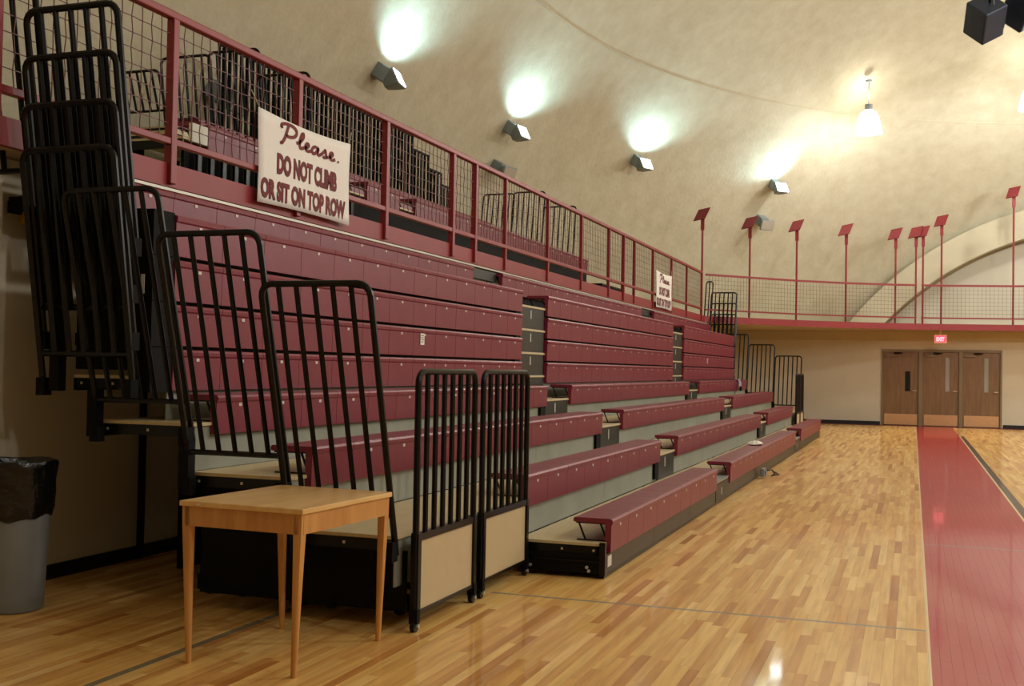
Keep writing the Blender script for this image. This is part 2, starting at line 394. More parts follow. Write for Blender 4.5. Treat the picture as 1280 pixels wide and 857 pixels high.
for k, (X, Z) in ROWS.items():
    desc = {1: 'lowest maroon bleacher row along the wooden floor, nearest the court',
            2: 'second maroon bleacher row from the floor, pulled open behind the lowest',
            3: 'third open maroon bleacher row, running behind the grey table',
            4: 'fourth maroon bleacher row, highest of those pulled open',
            5: 'fifth maroon bleacher row, lowest of the four closed flush faces',
            6: 'sixth maroon bleacher row, closed, with a white notice stuck on it',
            7: 'seventh maroon bleacher row, closed, third up in the flush wall of faces',
            8: 'eighth maroon bleacher row, top of the flush closed faces',
            9: 'topmost maroon bleacher row tucked right under the red balcony edge'}[k]
    desc = desc.replace('the grey table', 'the wooden table')
    row = thing('bleacher_row', desc, 'bleachers', (X, 0, 0), 'telescopic bleacher rows on the gym floor')
    rows[k] = row
    ya = {1: 8.08, 2: 8.05}.get(k, 6.05); yb = {1: 28.0, 2: 27.9}.get(k, 29.9)
    dn = {1: 7.98}.get(k, YN+.08); df = {1: 28.05}.get(k, 29.98)
    cuts = [ya]+[g for G in GAPS for g in G]+[yb]
    if k == 9: cuts = [5.8, 12.8, 13.83, 21.85, 23.0, 29.9]
    for i in range(0, 6, 2): seats(row, X, Z, cuts[i], cuts[i+1], sk=SK if k < 5 or k == 9 else .262)
    zd = Z-.17
    back = {1: .68, 2: .72, 3: .72, 4: .72}.get(k, .6)
    if k == 9: back = .54
    # decking sheets
    nsh = 10; L = (df-dn)/nsh
    for i in range(nsh):
        MB().box(-back, -.03, dn+i*L+.003, dn+(i+1)*L-.003, zd-.02, zd).build('deck_sheet', M['deck'], row)
    # black frame beam under deck
    MB().box(-.075, -.055, dn, df, zd-.1, zd-.021).box(-back, -back+.02, dn, df, zd-.1, zd-.021).each('deck_beam', M['black'], row)
    bx = MB()
    for y in (dn, df-.03): bx.box(-back, -.04, y, y+.03, zd-.085, zd-.0205)
    bx.each('end_channel', M['black'], row)
    for y in (dn-.0025, df):
        b2 = MB()
        for xx in (-back+.06, -back/2, -.1): b2.box(xx-.008, xx+.008, y, y+.0025, zd-.06, zd-.044)
        b2.build('bolt_heads', M['bolt'], row, kind='stuff')
    # grey risers between the aisles; upper closed rows blackened for shade in the gaps
    if k > 1:
        zlow = ROWS[k-1][1]-.17+.002 if k < 10 else 0
        segs = [(dn+.02 if k < 5 else 6.06, 12.83), (13.83, 21.9), (23.0, df-.02)]
        for a, b in segs:
            n = 3; w_ = (b-a)/n
            for i in range(n): MB().box(-.055, -.045, a+i*w_+.003, a+(i+1)*w_-.003, zlow, zd-.022).build('riser_panel', M['riser' if k < 6 else 'blackmat'], row)
        # aisle step fronts
        for a, b in GAPS:
            st = MB().box(-.055, -.035, a+.04, b-.04, zlow, zd-.022).build('step_front', M['blackpanel'], row)
            MB().box(-.05, -.032, a+.03, b-.03, zd-.002, zd+.005).build('step_nosing', M['nosing'], row)
            MB().box(-.0348, -.033, a+.42, a+.45, zlow+.13, zd-.05).build('step_tag', M['tag'], row)
            MB().box(-.044, -.012, a-.2, a-.02, zlow+.03, zd-.09).build('bracket_box', M['blackmat'], row)
    else:
        n = 12; w_ = (df-dn)/n
        for i in range(n): MB().box(-.045, -.02, dn+i*w_+.003, dn+(i+1)*w_-.003, .025, .165).build('kick_panel', M['olive'], row)
        MB().box(-.06, -.018, dn-.005, df, .005, .03).build('floor_skid', M['black'], row)
        MB().box(-.62, -.05, dn-.03, dn-.002, .035, .165).build('end_plate', M['blackmat'], row)
        MB().box(-.62, -.05, dn-.04, dn-.03, .118, .128).build('plate_edge', M['black'], row)
        s = MB()
        for (xx, zz) in ((-.57, .07), (-.14, .08), (-.125, .055)): s.tube([(xx, dn-.031, zz), (xx, dn-.04, zz)], .012, 10)
        s.build('bolt_heads', M['bolt'], row, kind='stuff')
        MB().box(-.05, -.005, dn-.035, dn, .03, .26).build('corner_bracket', M['black'], row)
        MB().box(-.018, -.0165, dn+.09, dn+.2, .07, .15).build('serial_label', M['tag'], row)
        for a, b in GAPS:
            MB().box(-.05, -.014, a+.04, b-.04, .03, .228).build('step_front', M['blackpanel'], row)
            MB().box(-.34, -.014, a+.03, b-.03, .2515, .262).build('step_tread', M['housing'], row)
            MB().box(-.0138, -.011, a+.42, a+.45, .09, .17).build('step_tag', M['tag'], row)
    # end rails at both ends
    if k >= 2:
        rx0, rx1 = (-.69, -.02)
        if k == 9: rx0, rx1 = -.56, -.02
        zb = zd+.13
        zt = RAILTOP[k]
        drop = .1 if k < 9 else -.02
        rr = .0165 if k < 5 else .019
        guard_rail(row, rx0, rx1, zb, zt, YN if k < 5 else YN-.12, -.34 if k < 5 else -.2, zd-drop, rr, 5 if k < 9 else 2)
        guard_rail(row, rx0 if k < 9 else -.2, rx1, zb, zt, YF+.05, .34, zd-drop, .0155, 5 if k < 9 else 1)
        for y in (YN-.03 if k < 5 else YN-.13, YF+.02):
            MB().box(rx1-.04, rx1+.02, y, y+.07, zd-.13, zd-.02).box(rx0-.02, rx0+.04, y, y+.07, zd-.13, zd-.02).each('rail_socket', M['blackmat'], row)
            if k < 9: MB().box(-back-.02, -back+.05, y+.01, y+.08, zd-.1, zd+.2).build('end_post', M['blackmat'], row)
        if 4 < k < 9:
            for y, y2 in ((dn-.025, 6.045), (df-.07, df+.025)): MB().box(-.11, -.004, y, y2, zd-.1, zd+.18).build('front_post', M['blackmat'], row)
            if k == 7: MB().box(-.085, -.06, dn-.03, dn-.026, zd-.06, zd+.06).build('post_label', M['tag'], row)
    # support frames below, nested under the open rows
    if k <= 4:
        s = MB()
        yl = [8.4, 12.6, 17, 21.6, 26, 27.8] if k == 1 else [6.15 if k < 4 else 9.5, 9.5, 12.6, 17, 21.6, 26, 29.6]
        for y in yl:
            yy = y+.08*k
            s.box(-back-.3, -.08, yy, yy+.05, .02, .12)          # wheel channel on the floor
            s.box(-back+.02, -back+.07, yy, yy+.05, .1, zd-.02)
            if k > 1: s.box(-.13, -.08, yy, yy+.05, .1, zd-.02); s.tube([(-.1, yy+.025, .14), (-back+.05, yy+.025, zd-.06)], .018, 5)
        s.build('support_frame', M['blackmat'], row, kind='stuff')
        if k in (2, 3):
            MB().box(-back-.0, -.02, dn+.12, dn+.14, .1, zd-.1).build('under_shade_sheet', M['blackmat'], row)  # black sheet added to stand for the dark under the open decks
        if k > 1:
            s = MB()
            for y in yl:
                yy = y+.08*k
                for xx in (-.2, -back+.05, -back-.2): s.tube([(xx, yy-.02, .05), (xx, yy-.001, .05)], .05, 14)
            s.build('floor_wheels', M['black'], row, kind='stuff')
            s = MB()
            for xx in (-.2, -back+.05, -back-.2): s.tube([(xx, yl[0]+.08*k-.028, .05), (xx, yl[0]+.08*k-.021, .05)], .012, 8)
            s.build('wheel_hubs', M['bolt'], row, kind='stuff')
    else:
        if k > 4:
            for y in (dn-.022, df+.002): MB().box(-back+.03, -.075, y, y+.02, zd+(.035 if k == 5 else -.1), zd+(.185 if k < 9 else .0)).build('end_shade_panel', M['blackmat'], row)  # black panels added for the darkness between the closed row ends
        s = MB()
        for y in (6.6, 12.7, 21.7, 29.3):
            yy = y+.07*k
            s.box(-back+.02+.0, -back+.06, yy, yy+.04, .02, zd-.02)
        s.each('rear_post', M['blackmat'], row)
        for y in (7.2+.09*k, 29.0-.09*k):
            pass
MB().box(-.08, -.06, YN+.1, 29.8, 2.755, 2.775).build('back_trim', M['nosing'], rows[9])
# steps of the topmost row (dark boxes with pale edges at the aisles)
for a, b in GAPS:
    MB().box(-.16, -.08, a, b, 2.62, 2.74).build('step_front', M['blackpanel'], rows[9])
# notices
def notice(parent, x, y, z):
    o = MB().box(x, x+.003, y-.045, y+.045, z-.055, z+.055).build('notice', M['paper'], parent, label='white paper notice')
    s = MB()
    for i in range(4): s.box(x+.003, x+.004, y-.033, y+.03-.008*(i % 2), z+.03-.02*i, z+.036-.02*i)
    s.build('notice_print', M['inkdark'], o, kind='stuff')
notice(rows[6], .006, 9.9, 1.77)
notice(rows[6], .006, 25.81, 1.75)

# loose things on the seats
c = thing('crumpled_wrapper', 'crumpled white wrapper lying on the lowest bleacher row', 'litter', (-2.22, 17.3, .42))
s = MB(); random.seed(3)
s.lathe([(.0, .0), (.09, .002), (.12, .02), (.08, .045), (.03, .06), (0, .055)], (0, 0, 0), 14)
s.v = [(a+random.uniform(-.015, .015), b*1.5+random.uniform(-.02, .02), max(0.001, z+random.uniform(-.004, .012))) for a, b, z in s.v]
s.build('paper', M['paper'], c)
d = thing('floor_power_box', 'grey power box with coiled cable at the foot of lowest bleacher row', 'power box', (-2.03, 16.5, 0))
o = MB().box(-.0, .06, -.14, .05, .03, .15).build('box_body', M['grey'], d); bevel(o, .015, 3)
MB().box(.06, .08, -.09, -.01, .06, .12).build('outlet_cover', M['housing'], d)
s = MB(); s.tube([(.08, .05, .11), (.13, .14, .12), (.16, .25, .05), (.1, .4, .012), (.18, .62, .012), (.1, .9, .012), (.04, 1.1, .012)], .01, 6)
s.build('cable', M['black'], d, True)
d = thing('draped_scarf', 'lilac and dark cloth left hanging at the far end of the fourth row', 'cloth', (-4.06, 28.2, 1.31))
s = MB(); n = 7
prof = [(-.2, .012), (-.05, .022), (.02, .014), (.05, -.06), (.055, -.16), (.06, -.24)]
for i, (a, z) in enumerate(prof):
    for j in range(n): s.v.append((a+.008*math.sin(j*1.7+i), -.16+.32*j/(n-1)+.01*math.sin(i*2), z+.006*math.cos(j*2.1)))
for i in range(len(prof)-1):
    for j in range(n-1): s.f.append((i*n+j, i*n+j+1, (i+1)*n+j+1, (i+1)*n+j))
o = s.build('scarf_cloth', M['purple'], d, True); md = o.modifiers.new('thick', 'SOLIDIFY'); md.thickness = .012
o = MB().box(.07, .1, -.2, -.02, -.26, -.15).build('dark_hem', M['blackmat'], d); bevel(o, .01)

# ---------------------------------------------------------------- gates with beige panels, on casters
def gate(X, y0, y1, label, grp):
    g = thing('rolling_gate', label, 'gate', (X, y0, 0), grp); L = y1-y0; zt = 1.48; rc = .07
    def F(n, mb, m=M['black'], sm=True): return mb.build(n, m, g, sm)
    r = .02
    P = [(0, 0, .07), (0, 0, zt-rc)]+[(0, rc*(1-math.cos(a)), zt-rc+rc*math.sin(a)) for a in (PI/8, PI/4, 3*PI/8)]+[(0, rc, zt), (0, L-rc, zt)]
    P += [(0, L-rc+rc*math.sin(a), zt-rc+rc*math.cos(a)) for a in (PI/8, PI/4, 3*PI/8)]+[(0, L, zt-rc), (0, L, .07)]
    F('gate_frame', MB().tube(P, r, 8))
    F('middle_rail', MB().box(-.02, .02, .015, L-.015, .515, .555), sm=False)
    F('bottom_rail', MB().box(-.016, .016, .015, L-.015, .1, .12), sm=False)
    for i in range(1, 7): F('bar', MB().tube([(0, L*i/7, .555), (0, L*i/7, zt-.01)], .0175, 6))
    F('infill_panel', MB().box(-.008, .008, .02, L-.02, .12, .515), M['beige'], False)
    MB().box(-.024, .024, -.012, .03, .12, .56).box(-.024, .024, L-.03, L+.012, .12, .56).each('side_stile', M['black'], g)
    for y in (0, L):
        F('caster_fork', MB().box(-.026, .026, y-.02, y+.02, .05, .13), M['blackmat'], False)
        w_ = F('caster', MB().tube([(-.014, y, .036), (.014, y, .036)], .035, 16))
        MB().tube([(.0145, y, .036), (.03, y, .036)], .011, 10).build('hub', M['bolt'], w_, True)
gate(-2.66, 5.93, 6.82, 'black barred rolling gate with beige panel, beside the wooden table', 'rolling gates near the table')
gate(-2.66, 6.97, 7.87, 'black barred rolling gate with beige panel, beside open end of lowest row', 'rolling gates near the table')
gate(-2.66, 28.15, 29.03, 'far black rolling gate, the nearer of the two past the lowest row', 'rolling gates at the far end')
gate(-2.66, 29.1, 29.98, 'far black rolling gate, the one closest to the back wall', 'rolling gates at the far end')

# ---------------------------------------------------------------- balcony fence
def bay_mesh(a, b, z0, z1, name, parent, wav=True, r=.004, sp=.11):
    a = Vector((a[0], a[1], 0)); b = Vector((b[0], b[1], 0)); d = b-a; L = d.length; d.normalize(); nrm = Vector((-d.y, d.x, 0)); s = MB()
    nv = max(1, round(L/sp)); nh = round((z1-z0)/sp)
    for i in range(1, nv):
        p = a+d*(L*i/nv)
        if wav: s.tube([p+nrm*(.004*(-1)**(i+j))+d*(.003*(-1)**j)+Vector((0, 0, z0+(z1-z0)*j/nh/1)) for j in range(nh+1)], r, 4)
        else: s.tube([p+Vector((0, 0, z0)), p+Vector((0, 0, z1))], r, 4)
    for j in range(1, nh):
        z = z0+(z1-z0)*j/nh
        if wav: s.tube([a+d*(L*i/nv)+nrm*(-.004*(-1)**(i+j))+Vector((0, 0, z)) for i in range(nv+1)], r, 4)
        else: s.tube([a+Vector((0, 0, z)), b+Vector((0, 0, z))], r, 4)
    return s.build(name, M['wire'], parent, False)
fence = thing('balcony_fence', 'long red balcony fence with wire mesh above the bleachers', 'fence', (0, 0, 2.97))
XF = -5.22
posts = [1.5, 3.6, 5.35, 7.06, 8.88, 10.68, 12.5, 13.24, 14.37, 16.26, 18.1, 19.9, 21.0, 21.9, 23.6, 25.55, 27.4, 29.45]
BIG = (7.06, 8.88, 10.68, 12.5, 13.24, 21.0)
for y in posts:
    h = .034 if y in BIG else .026
    bevel(MB().box(XF-h, XF+h, y-h, y+h, 2.83-2.97, 4.06-2.97).build('post', M['red'], fence), .006)
bevel(MB().box(XF-.034, XF+.034, .8, 29.49, 4.055-2.97, 4.115-2.97).build('top_rail', M['red'], fence), .01)
bevel(MB().box(XF-.028, XF+.028, .8, 29.49, 3.12-2.97, 3.17-2.97).build('bottom_rail', M['red'], fence), .006)
for a, b in zip(posts[:-1], posts[1:]): bay_mesh((XF, a+.03), (XF, b-.03), 3.17-2.97, 4.055-2.97, 'wire_mesh', fence, b < 15)
ff = thing('balcony_fence', 'curved red balcony fence with wire mesh over the far doors', 'fence', (0, 0, 2.97))
fp = [(-5.2, 30.02), (-4.2, 31.12), (-3.07, 32.32), (-1.82, 33.33), (-.5, 34.07), (.07, 34.3)]
fp2 = [(.21, 34.36), (.73, 34.57), (2.7, 34.97), (5, 35.0), (7, 34.85)]
for L_ in (fp, fp2):
    for i, (a, b) in enumerate(zip(L_[:-1], L_[1:])):
        for z0, z1, nme in ((4.05, 4.105, 'top_rail'), (3.13, 3.17, 'bottom_rail')):
            c_, ax, ay, az = band(a, b, z0-2.97, z1-2.97, .05)
            MB().obox(c_, ax, ay, az).build(nme, M['red'], ff)
        bay_mesh(a, b, 3.17-2.97, 4.05-2.97, 'wire_mesh', ff, False, .004)
for p in (fp[-1], fp2[0]):
    pass
# tall poles with tilted plates on the far balcony edge
poleinfo = [(-5.28, 29.85, 5.66, 'leftmost, at the corner of the long fence'), (-4.22, 31.2, 5.58, 'second from the left, above the black end rails'),
            (-3.09, 32.42, 5.62, 'third from the left along the curved fence'), (-1.82, 33.43, 5.6, 'fourth from the left along the curved fence'),
            (-.5, 34.17, 5.54, 'fifth from the left, just before the close pair'), (.05, 34.4, 5.6, 'left one of the close pair'),
            (.24, 34.47, 5.62, 'right one of the close pair'), (.74, 34.68, 5.95, 'standing above the exit sign'), (2.66, 35.07, 6.76, 'the tallest, at the right edge')]
for (x, y, zt, txt) in poleinfo:
    p = thing('plate_pole', 'tall red pole with tilted plate, '+txt, 'pole', (x, y, 2.97), 'red plate poles along the far balcony')
    h = zt-2.97
    MB().tube([(0, 0, 0), (0, 0, h-.1)], .028, 8).build('pole_shaft', M['red'], p, True)
    MB().box(-.045, .045, -.045, .045, h-.42, h-.06).build('pole_head', M['red'], p)
    q = math.radians(56)
    MB().obox((-.02, -.03, h), (.155, 0, .03), (.05, .19*math.cos(q), .19*math.sin(q)), (0, -.014*math.sin(q), .014*math.cos(q))).build('tilted_plate', M['plate'], p)
# low post at the black rails
# ---------------------------------------------------------------- banners
def stroke_word(strokes, origin, sc_, r, name, parent):
    """handwritten letters as flat ribbons; x along banner (world +Y), z up"""
    s = MB()
    for st in strokes:
        P = [Vector(p) for p in st]; pts = []
        for i in range(len(P)-1):
            p0, p1, p2, p3 = P[max(i-1, 0)], P[i], P[i+1], P[min(i+2, len(P)-1)]
            for t in [j/6 for j in range(6)]:
                pts.append(.5*((2*p1)+(-p0+p2)*t+(2*p0-5*p1+4*p2-p3)*t*t+(-p0+3*p1-3*p2+p3)*t**3))
        pts.append(P[-1])
        k = len(pts); b = len(s.v)
        for i, p in enumerate(pts):
            t = (pts[min(i+1, k-1)]-pts[max(i-1, 0)]); t = t.normalized() if t.length > 0 else Vector((1, 0)); nn = Vector((-t.y, t.x))
            rr = r*(1+.45*abs(t.y))
            for sg in (-1, 1):
                q = Vector((p.x*sc_[0], p.y*sc_[1]))+nn*rr*sg
                s.v.append((.004, origin[0]+q.x, origin[1]+q.y)); 
            for sg in (-1, 1):
                q = Vector((p.x*sc_[0], p.y*sc_[1]))+nn*rr*sg
                s.v.append((.0075, origin[0]+q.x, origin[1]+q.y))
        for i in range(k-1):
            a = b+i*4; c_ = a+4
            s.f += [(a, a+1, c_+1, c_), (a+2, c_+2, c_+3, a+3), (a, c_, c_+2, a+2), (a+1, a+3, c_+3, c_+1)]
    return s.build(name, M['ink'], parent)
PLEASE = [
    [(.18, 1.3), (.1, 1.25), (.14, 1.45), (.5, 1.6), (1.0, 1.55), (1.25, 1.25), (1.1, .85), (.7, .68), (.45, .75)],
    [(.62, 1.5), (.5, 1.0), (.35, .45), (.15, .05), (.05, .12)],
    [(1.25, .42), (1.5, .6), (1.75, 1.0), (1.78, 1.3), (1.65, 1.25), (1.5, .7), (1.5, .25), (1.62, .15), (1.85, .3)],
    [(1.85, .3), (2.1, .42), (2.2, .6), (2.08, .7), (1.95, .5), (1.98, .22), (2.15, .12), (2.4, .25)],
    [(2.95, .62), (2.7, .68), (2.5, .48), (2.48, .22), (2.62, .1), (2.82, .3), (2.97, .62), (2.92, .25), (3.02, .12), (3.25, .3)],
    [(3.25, .3), (3.45, .55), (3.55, .7), (3.62, .4), (3.6, .15), (3.45, .1), (3.38, .18)],
    [(3.62, .15), (3.85, .25), (4.1, .42), (4.2, .6), (4.08, .7), (3.95, .5), (3.98, .22), (4.15, .12), (4.4, .25)],
    [(4.62, .14), (4.66, .12), (4.68, .08)],
]
def text_mesh(txt, size, mat_, depth):
    cu = bpy.data.curves.new('t', 'FONT'); cu.body = txt; cu.size = size; cu.extrude = depth; cu.space_character = 1.0; cu.offset = size*.055
    cu.resolution_u = 3
    o = bpy.data.objects.new('t', cu); COL.objects.link(o)
    bpy.context.view_layer.update()
    dg = bpy.context.evaluated_depsgraph_get(); me = bpy.data.meshes.new_from_object(o.evaluated_get(dg)); bpy.data.objects.remove(o)
    me.materials.clear(); me.materials.append(mat_); return me
def fit_text(txt, y0, y1, z0, z1, parent, name, mat_, xoff=.004, slope=0):
    me = text_mesh(txt, 1, mat_, .0)
    xs = [v.co.x for v in me.vertices]; ys = [v.co.y for v in me.vertices]; ax, bx_ = min(xs), max(xs); ay, by = min(ys), max(ys)
    for v in me.vertices:
        u = (v.co.x-ax)/(bx_-ax); t = (v.co.y-ay)/(by-ay)
        v.co = Vector((xoff, y0+(y1-y0)*u, z0+(z1-z0)*t+slope*u))
    return obj(name, me, parent)
def banner(y0, label):
    W, H = 1.62, .79
    b = thing('sign_banner', label, 'banner', (-5.165, y0, 2.86), 'white banners tied to the balcony fence')
    s = MB(); nx, nz = 16, 10
    for i in range(nx+1):
        for j in range(nz+1):
            u, t = i/nx, j/nz
            sag = -.03*math.sin(PI*u)*t+.012*math.sin(PI*u)*(1-t)
            s.v.append((.0, u*W+.012*math.sin(t*5+u*2), t*H+sag))
    for i in range(nx):
        for j in range(nz): a = i*(nz+1)+j; s.f.append((a, a+1, a+nz+2, a+nz+1))
    me = s.mesh('cloth', M['cloth'], True); o = obj('cloth', me, b)
    sd = o.modifiers.new('thick', 'SOLIDIFY'); sd.thickness = .003; sd.offset = 0
    stroke_word(PLEASE, (.33, .555), (.225, .115), .0125, 'please_lettering', b)
    for (tx, a, c_, z0, z1) in (('DO NOT CLIMB', .30, 1.36, .285, .465), ('OR SIT ON TOP ROW', .05, 1.54, .05, .22)):
        fit_text(tx, a-.006, c_+.006, z0-.007, z1+.001, b, 'letter_shadow', M['inkdark'], .0035)
        fit_text(tx, a, c_, z0, z1, b, 'lettering', M['ink'], .005)
    s = MB()
    for yy, zz in ((.02, H-.01), (W-.02, H-.01)): s.tube([(0, yy, zz), (-.03, yy+(-.1 if yy < .5 else .1), zz+.14)], .004, 5)
    s.build('tie_cord', M['nosing'], b, kind='stuff')
banner(8.16, 'white banner with maroon Please do not climb lettering, large one nearest the camera')
banner(23.72, 'small white banner further down the fence, close to the far corner')

# ---------------------------------------------------------------- upper bleachers on the balcony
UX = [(-6.2, 3.72), (-6.86, 3.96), (-7.52, 4.2), (-8.18, 4.47)]
UL = ['lowest upper row of maroon seats, just behind the balcony fence', 'second upper row of maroon seats behind the balcony fence',
      'third upper row of maroon seats behind the balcony fence', 'highest upper row of maroon seats, below the plaster dome']
UE = [22.0, 21.9, 21.8, 21.7]
for k, (X, Z) in enumerate(UX):
    row = thing('balcony_bleacher_row', UL[k], 'bleachers', (X, 0, 2.97), 'bleacher rows up on the balcony')
    z = Z-2.97; dn = (8.6, 9.4, 10.3, 11.2)[k]; df = UE[k]+.1
    gaps = [(11.6, 12.2), (13.1, 13.6)] if k == 0 else []
    cuts = [dn+.35]+[g for G in gaps for g in G]+[UE[k]]
    for i in range(0, len(cuts), 2): seats(row, X, z, cuts[i], cuts[i+1], sk=.26)
    for i in range(6):
        L = (df-dn)/6; MB().box(-.68, -.03, dn+i*L+.003, dn+(i+1)*L-.003, z-.19, z-.17).build('deck_sheet', M['deck'], row)
    MB().box(-.06, -.05, dn+.05, df, .0+(z-.45 if k else .0), z-.2).build('riser_panel', M['blackmat' if k == 0 else 'riser'], row)
    MB().box(-.68, -.04, dn, dn+.03, z-.27, z-.192).box(-.68, -.04, df-.03, df, z-.27, z-.192).each('end_channel', M['black'], row)
    s = MB()
    for y in (dn+.1, 13, 17, df-.1): s.box(-.12, -.08, y, y+.04, 0, z-.27).box(-.62, -.58, y, y+.04, 0, z-.27)
    s.each('support_frame', M['blackmat'], row)
    if k < 3:
        zt = [4.8, 5.12, 5.1][k]-2.97
        rx0, rx1 = -.93, -.25
        guard_rail(row, rx0, rx1, z-.05, zt, 11.35, -.15, z-.2)
        guard_rail(row, rx0, rx1, z-.05, zt, 21.75, .2, z-.2)
    else:
        guard_rail(row, -.6, 0.0, z-.05, 4.85-2.97, 10.95, -.15, z-.2)
    if k == 0:
        s = MB()
        for i in range(16): s.box(-.02, .01, 8.78+i*.2, 8.84+i*.2, .0, z-.28)
        s.each('front_slat', M['black'], row)
        MB().box(-.01, 0, 8.78, 12, 0.0, .2).build('slat_backing', M['green'], row)
        MB().box(-.04, .0, 8.7, 9.38, z-.2, z-.03).build('end_panel', M['paper'], row, label='pale end panel')
    if k == 3:
        # tall barred back guard, stepping down at its far end
        segs = [(12.0, 17.8, 5.5), (17.8, 18.5, 5.28), (18.5, 19.1, 5.06), (19.1, 19.75, 4.86)]
        for (a, b, zt) in segs:
            g = MB().box(-.03, 0, a, b, zt-2.97-.03, zt-2.97).box(-.03, 0, a, a+.03, z, zt-2.97).box(-.03, 0, b-.03, b, z, zt-2.97).build('back_guard', M['blackmat'], row)
            n = int((b-a)/.13)
            for i in range(1, n): MB().box(-.045, -.005, a+(b-a)*i/n-.013, a+(b-a)*i/n+.013, z, zt-2.97-.03).build('guard_bar', M['blackmat'], g)
b_ = thing('equipment_case', 'dark green case on the balcony past the upper seats', 'case', (-6.25, 22.9, 2.97))
bevel(MB().box(-.2, .1, 0, 1.75, 0, .3).build('case_body', M['green'], b_), .02)
MB().box(-.22, .12, -.02, 1.77, .3, .34).build('case_lid', M['black'], b_)
MB().box(.1, .115, .75, .95, .15, .19).build('case_handle', M['nosing'], b_)
# ---------------------------------------------------------------- dome flood lights
def flood(pos, aim, label, on=True):
    p = Vector(pos)+Vector((0, 0, .2)); a = Vector(aim or (0, 0, 0))
    nrm = -Vector(((p.x-CC.x)/AB.x**2, (p.y-CC.y)/AB.y**2, (p.z-CC.z)/AB.z**2)).normalized()
    body = p+nrm*.46+Vector((0, 0, .0))
    g = thing('flood_light', label, 'light', tuple(p), 'flood lights fixed round the dome')
    Tn = nrm; up = Vector((0, 0, 1)); side = up.cross(Tn).normalized(); up2 = Tn.cross(side).normalized()
    def L(a_, b_, c_): return Tn*a_+side*b_+up2*c_     # local position relative to p
    MB().obox(L(.03, 0, 0), Tn*.03, side*.16, up2*.16).build('wall_plate', M['housing'], g)
    bevel(MB().obox(L(.2, 0, .0), Tn*.16, side*.14, up2*.13).build('ballast_box', M['housing'], g), .02)
    MB().obox(L(.4, 0, -.04), Tn*.1, side*.05, up2*.04).build('swivel_arm', M['housing'], g)
    d = (nrm*.8+Vector((0, 0, .75))).normalized() if on else (nrm*.9+Vector((0, -.2, .1))).normalized()
    sd = d.cross(Vector((0, 0, 1))).normalized(); uu = sd.cross(d).normalized(); B = body-p
    s = MB(); b0 = []
    # tapered reflector head
    for (dist, hw, hh) in ((-.18, .09, .07), (-.07, .15, .11), (.07, .21, .15), (.1, .21, .15)):
        for (i, j) in ((-1, -1), (1, -1), (1, 1), (-1, 1)): s.v.append(tuple(B+d*dist+sd*hw*i+uu*hh*j))
    for r in range(3):
        for j in range(4): s.f.append((r*4+j, r*4+(j+1) % 4, r*4+4+(j+1) % 4, r*4+4+j))
    s.f.append((3, 2, 1, 0)); s.f.append((12, 13, 14, 15))
    bevel(s.build('lamp_head', M['housing'], g), .02)
    MB().obox(B+d*.104, sd*.187, uu*.128, d*.006).build('lens', M['lens'] if on else M['glasslight'], g)
    if on: lamp('flood_lamp', 'SPOT', body+d*.2, FLOOD*(.55 if p.y > 31 else 1), COOL, .1, aim=body+nrm*.5+Vector((-.45 if p.y > 31 else 0, -.15 if p.y > 31 else 0, 1)), spot=140, blend=.6)
FLOOD = 190
UPV = Vector
def flood_aim(pos, k=1.0):
    p = Vector(pos); nrm = -Vector(((p.x-CC.x)/AB.x**2, (p.y-CC.y)/AB.y**2, (p.z-CC.z)/AB.z**2)).normalized()
    return p+nrm*.45+Vector((0, 0, 1.5))
for (pos, aim, lb) in [((-8.58, 16.97, 6.31), (-8.1, 17.3, 7.2), 'lit grey flood light on the dome, nearest the camera, above the large banner'),
                      ((-8.3, 22.69, 6.53), (-7.75, 22.9, 7.45), 'lit grey flood light on the dome, second from the left'),
                      ((-6.74, 27.85, 6.69), (-6.2, 27.9, 7.6), 'lit grey flood light on the dome, third from the left'),
                      ((-3.81, 32.34, 6.69), (-3.4, 32.1, 7.6), 'lit grey flood light on the dome, fourth, right above the unlit one')]:
    flood(pos, aim, lb)
flood((-4.25, 32.8, 5.75), None, 'unlit grey flood light on the dome, pointing out below the lit one', False)
flood((-9.08, 12.98, 5.06), None, 'unlit grey flood light behind the balcony rails, upper left', False)
flood((-8.73, 23.04, 5.77), None, 'unlit grey flood light low on the dome, behind the fence middle', False)

# ---------------------------------------------------------------- pendants
def pendant(x, y, zb, ztop, label):
    g = thing('pendant_lamp', label, 'lamp', (x, y, zb), 'glowing pendant lamps hanging from the dome')
    MB().lathe([(.355, 0), (.345, .04), (.31, .2), (.26, .4), (.2, .54), (.13, .6), (.05, .62), (0, .62)], (0, 0, 0), 28).build('lamp_shade', M['shade'], g, True)
    MB().tube([(0, 0, .62), (0, 0, .76)], .1, 14).build('lamp_cap', M['housing'], g, True)
    s = MB(); n = int((ztop-zb-.62)/.12)
    s.tube([(0, 0, .76), (0, 0, ztop-zb)], .014, 6); s.build('hanging_rod', M['housing'], g, True)
    MB().lathe([(0, -.06), (.07, -.05), (.09, 0), (0, 0)], (0, 0, ztop-zb), 16).build('ceiling_hook', M['housing'], g, True)
    lamp('pendant_light', 'POINT', (x, y, zb-.15), 230, WARM, .2)
    lamp('pendant_glow', 'POINT', (x, y, zb+1.0), 25, (1, .93, .8), .12)
pendant(-1.17, 31.2, 7.87, 9.28, 'glowing white pendant lamp hanging above the far doors')
pendant(2.86, 32.0, 8.45, 10.25, 'glowing white pendant lamp cut by the right edge')

